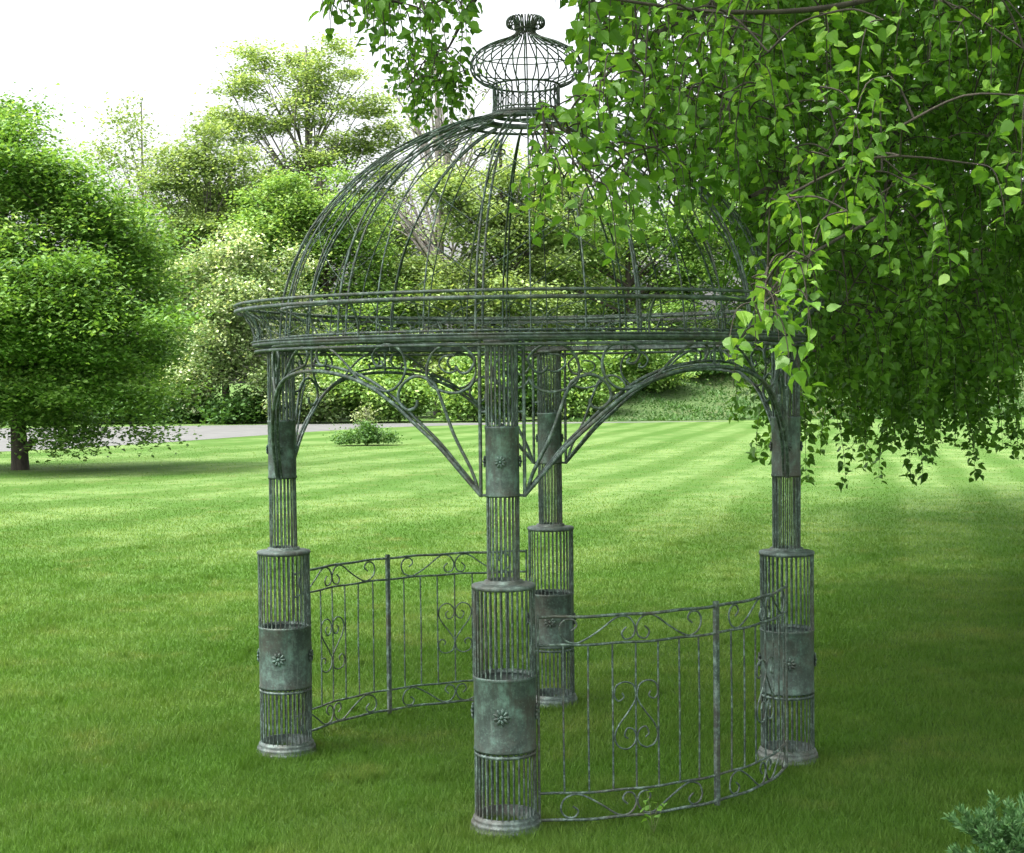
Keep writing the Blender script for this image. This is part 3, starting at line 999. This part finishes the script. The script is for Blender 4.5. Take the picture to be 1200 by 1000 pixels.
def spray(top, length, drift, n, size, tone0, droop=1.0):
    """a hanging twig with alternate leaves"""
    global NL
    tone0 += random.gauss(0, .12)
    dx = np.array([math.cos(drift), math.sin(drift), 0])
    p0 = np.array(top)
    p3 = p0 + dx * length * .45 + np.array([0, 0, -length * .85 * droop])
    p1 = p0 + dx * length * .28 + np.array([0, 0, -length * .1])
    p2 = p0 + dx * length * .42 + np.array([0, 0, -length * .5 * droop])
    C = np.array(crom([p0, p1, p2, p3], 4))
    twigs.tube(C - TBASE, np.linspace(.0032, .0012, len(C)), 3)
    # joins its nearest limb
    i = np.argmin(np.linalg.norm(LP[:NL] - p0, axis=1))
    q = LP[i]
    dist = np.linalg.norm(q - p0)
    if dist > .04:
        m_ = (q + p0) / 2 + np.array([0, 0, .12 * dist])
        K_ = np.array(crom([q, m_, p0], 4))
        twigs.tube(K_ - TBASE, np.linspace(min(.008, .0035 + .004 * dist), .003, 9), 4)
        LP[NL:NL + 8] = K_[1:]
        NL += 8
    for j in range(n):
        u = (j + random.random()) / n
        k = min(int(u * (len(C) - 1)), len(C) - 2)
        f = u * (len(C) - 1) - k
        b_ = C[k] * (1 - f) + C[k + 1] * f
        a = random.uniform(0, 2 * math.pi)
        side = np.array([math.cos(a), math.sin(a), random.uniform(-1.1, .4)])
        side /= np.linalg.norm(side)
        leafP.append(b_ + side * random.uniform(.005, .035))
        leafD.append(side)
        leafS.append(size * random.uniform(.55, 1.25))
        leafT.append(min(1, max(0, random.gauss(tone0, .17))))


def region(n, xr, yr, dr, size, leaves, tone, length=(.25, .6), accept=None, droop=1.0):
    c = 0
    tries = 0
    while c < n and tries < n * 40:
        tries += 1
        px, py = random.uniform(*xr), random.uniform(*yr)
        if accept and not accept(px, py):
            continue
        d = random.uniform(*dr)
        ln = random.uniform(*length)
        spray(at(px, py, d), ln, random.uniform(0, 6.28), int(leaves * ln / .4 * random.uniform(.7, 1.2)), size, tone, droop)
        c += 1


def lower_edge(px):
    """how low on the right the foliage hangs, row by column"""
    return np.interp(px, [620, 680, 760, 840, 880, 930, 1000, 1060, 1100, 1140, 1160, 1200], [120, 190, 230, 300, 330, 420, 430, 470, 440, 460, 380, 340])


# the deep mass on the right
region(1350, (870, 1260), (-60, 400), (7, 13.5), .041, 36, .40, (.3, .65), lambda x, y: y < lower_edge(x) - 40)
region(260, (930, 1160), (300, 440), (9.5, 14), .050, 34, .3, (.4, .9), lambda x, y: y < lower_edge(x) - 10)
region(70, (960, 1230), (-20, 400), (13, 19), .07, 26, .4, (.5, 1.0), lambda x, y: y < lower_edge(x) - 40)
# mid zone over the dome
region(170, (715, 920), (-60, 215), (5.5, 9), .041, 28, .48, (.2, .42), lambda x, y: y < lower_edge(x) - 50 and random.random() < .2 + (x - 700) / 220)
region(42, (690, 770), (-60, 50), (5, 8), .05, 18, .5, (.2, .4))
region(70, (760, 880), (60, 190), (5.5, 8.5), .041, 26, .48, (.2, .4))
# bright near sprays
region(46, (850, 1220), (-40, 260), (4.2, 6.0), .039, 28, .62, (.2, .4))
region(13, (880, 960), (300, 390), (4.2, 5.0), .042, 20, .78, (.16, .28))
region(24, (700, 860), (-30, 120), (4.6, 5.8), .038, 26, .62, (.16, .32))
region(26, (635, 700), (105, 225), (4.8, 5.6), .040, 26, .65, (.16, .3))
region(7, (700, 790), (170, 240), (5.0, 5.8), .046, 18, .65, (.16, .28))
# top strip left of the cupola
region(40, (395, 545), (-50, 14), (5.0, 5.8), .038, 20, .42, (.12, .24))
region(16, (440, 560), (-40, 10), (7, 9.4), .05, 18, .35, (.2, .5))
region(46, (478, 556), (50, 110), (8.8, 9.8), .044, 26, .45, (.18, .3))
region(7, (560, 660), (-50, -20), (6, 8), .045, 12, .5, (.12, .22))
# long strings hanging below the mass
for px, py, d, ln in [(893, 440, 10.2, .62), (905, 400, 10, .5), (915, 470, 10.4, .3), (943, 450, 10.6, .72), (951, 470, 10.6, .62), (957, 440, 9.6, .35), (977, 470, 10.5, .3), (985, 450, 11, .45),
                      (1012, 490, 11, .42), (1020, 470, 11.2, .5), (1036, 470, 11.4, .62), (1046, 480, 11.4, .6), (1053, 500, 11.6, .45), (1030, 450, 11, .6), (1066, 470, 12, .4), (1082, 480, 12, .3),
                      (1100, 470, 12.4, .4), (1112, 470, 12, .42), (1128, 470, 12.2, .55), (1134, 460, 12.4, .6), (1142, 470, 12.6, .45), (1122, 440, 12.6, .6), (1000, 455, 11, .5), (1090, 450, 12, .5)]:
    spray(at(px, py, d), ln, random.uniform(0, 6.28), int(46 * ln / .5), .05, .3, 1.1)
    spray(at(px + random.uniform(-6, 6), py - 25, d + .2), ln * .8, random.uniform(0, 6.28), int(44 * ln / .5), .05, .3, 1.1)

# leaf shape: pointed oval folded along the midrib
LV = np.array([(0, 0, 0), (0, .5, -.05), (0, 1.08, -.2), (.27, .06, .05), (.44, .32, .08), (.36, .62, .04), (.15, .86, -.08),
               (-.27, .06, .05), (-.44, .32, .08), (-.36, .62, .04), (-.15, .86, -.08)], float)
LQ = np.array([[0, 3, 4, 1], [1, 5, 6, 2], [0, 1, 8, 7], [1, 2, 10, 9]])
LT = np.array([[1, 4, 5], [1, 9, 8]])
NV = len(LV)


def near_leaves(P, D, S, T):
    P, D, S = np.array(P), np.array(D), np.array(S)
    n = len(P)
    D = D + np.array([0, 0, -.12])
    D /= np.linalg.norm(D, axis=1)[:, None]
    up = rand_unit(n) * .8 + np.array([0, 0, 1.0])
    X = np.cross(D, up)
    X /= np.linalg.norm(X, axis=1)[:, None] + 1e-9
    Zz = np.cross(X, D)
    sx = S * rng.uniform(.85, 1.15, n)
    v = (P[:, None, :] + LV[None, :, 0, None] * X[:, None, :] * sx[:, None, None]
         + LV[None, :, 1, None] * D[:, None, :] * S[:, None, None] + LV[None, :, 2, None] * Zz[:, None, :] * S[:, None, None] * rng.uniform(-.3, 2.8, n)[:, None, None])
    off = (np.arange(n) * NV)[:, None, None]
    return v.reshape(-1, 3), (LQ[None] + off).reshape(-1, 4), (LT[None] + off).reshape(-1, 3), np.repeat(np.array(T), NV)


v, fq, ft, tn = near_leaves(leafP, leafD, leafS, leafT)
print('near leaves', len(leafP))
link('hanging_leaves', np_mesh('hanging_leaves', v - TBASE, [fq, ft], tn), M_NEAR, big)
mb.build('trunk', M_BARK, big)
twigs.build('twigs', M_BARK, big)

# the rest of the crown, overhead and to the right: its underside rises to the left
lob = [((8, 12.5, 6.6), (8.6, 9.5, 3.2)), ((4.2, 9, 5.6), (5.2, 5.5, 2.0)), ((9, 17, 5.6), (6.5, 6, 3.4)), ((8, 6, 5.6), (7, 5.5, 2.6)), ((6.6, 19.5, 5.6), (5, 4.4, 3.0)), ((8, 12.5, 9.4), (5.5, 5.5, 2.6)), ((.2, 9, 6.0), (4.4, 4.5, 1.3)), ((2.5, 16, 8.2), (4.5, 4.5, 1.8)), ((1.5, 4.5, 5.2), (4.5, 3.2, 1.2)),
       ((-1.2, 6, 5.4), (4.0, 3.5, 1.0)), ((-1.0, 8.5, 6.0), (4.0, 4.0, 1.2)), ((1, 8, 5.8), (4, 4, 1)), ((4.2, 19, 8.8), (4.5, 4, 1.5)), ((5.5, 19.5, 9.6), (5, 4.5, 1.3)), ((3.5, 14, 8), (4.5, 4.5, 1.3))]  # unseen lobes above the view, added for their shade on gazebo and lawn
P, tone, cc = clumps(lob, 88000, 40, 1.1, .15, .35, .5)
X, Y, Zc = P.T
under = np.where(X < .10 * Y, EYE + .262 * Y + .25, np.where(X < .2 * Y, EYE + .20 * Y, 2.0))
inside_view = (X < .35 * Y) & (Y > 2)
ok = np.where(inside_view, Zc > under, Zc > 1.9) & ((Y > 4.0) | (Zc > 3.6))
ok &= ~(inside_view & (Zc < EYE + .26 * Y) & (rng.random(len(X)) < .6))
# nothing overhead in a ball round the viewer
ok &= np.linalg.norm(P - np.array([0, 0, EYE]), axis=1) > 2.6
P, tone = P[ok], tone[ok]
v = quads_leaves(P - TBASE, .15, .6, .75)
link('crown', np_mesh('crown', v, np.arange(len(v)).reshape(-1, 4), np.repeat(np.clip(tone - .1, 0, 1), 4)), M_NEAR, big)

# ------------------------------------------------------------------ small plants near the camera
PB = at(1180, 1015, 5.62)
fern = empty('juniper_shrub', (PB[0], PB[1], 0))
tag(fern, 'feathery blue-green shrub in the near right corner', 'shrub')
stems = MB()
Pq, Dq, Sq, Tq = [], [], [], []
for i in range(46):
    a = random.uniform(0, 2 * math.pi)
    el = random.uniform(.35, 1.35)
    ln = random.uniform(.15, .28)
    d = np.array([math.cos(a) * math.cos(el), math.sin(a) * math.cos(el), math.sin(el)])
    b0 = np.array([random.uniform(-.05, .05), random.uniform(-.05, .05), 0])
    e = b0 + d * ln
    C = np.array(crom([b0, (b0 + e) / 2 + [0, 0, .03], e - [0, 0, .01 * ln]], 5))
    stems.tube(C, np.linspace(.0035, .001, len(C)), 4)
    for j in range(3, len(C)):
        for s_ in range(16):
            sd_ = rand_unit(1)[0] * .8 + d * .9
            sd_ /= np.linalg.norm(sd_)
            base = C[j] + rand_unit(1)[0] * .006 + (C[j] - C[j - 1]) * random.random()
            Pq.append(base)
            Dq.append(sd_)
            Sq.append(random.uniform(.018, .042))
            Tq.append(min(1, max(0, random.gauss(.55, .25))))
stems.build('stems', M_BARK, fern)
P, D, S = map(np.array, (Pq, Dq, Sq))
X = np.cross(D, rand_unit(len(D)))
X /= np.linalg.norm(X, axis=1)[:, None]
v = np.stack([P, P + D * S[:, None] * .5 + X * .0042, P + D * S[:, None], P + D * S[:, None] * .5 - X * .0042], 1).reshape(-1, 3)
link('needles', np_mesh('needles', v, np.arange(len(v)).reshape(-1, 4), np.repeat(Tq, 4)), M_TEAL, fern)

WB = at(762, 968, 6.2)
weed = empty('weed', (WB[0], 6.2, 0))
tag(weed, 'little light green weed growing through the foot of the right railing', 'weed')
mb = MB()
P_, D_, S_, T_ = [], [], [], []
for a, ln in ((.3, .12), (2.0, .16), (3.6, .10), (5.0, .14)):
    e = np.array([math.cos(a) * .05, math.sin(a) * .05, ln])
    mb.tube(crom([(0, 0, 0), e * .5 + [0, 0, .01], e], 4), .0018, 4)
    for s_ in range(3):
        dd = np.array([math.cos(a + s_ * 2.1), math.sin(a + s_ * 2.1), .2])
        P_.append(e * (.6 + .2 * s_)); D_.append(dd / np.linalg.norm(dd)); S_.append(.032); T_.append(.6)
mb.build('stems', M_STRAW, weed)
v, fq, ft, tn = near_leaves(P_, D_, S_, T_)
link('leaves', np_mesh('leaves', v, [fq, ft], tn), M_NEAR, weed)
print('verts total', sum(len(o.data.vertices) for o in sc.objects if o.type == 'MESH'))
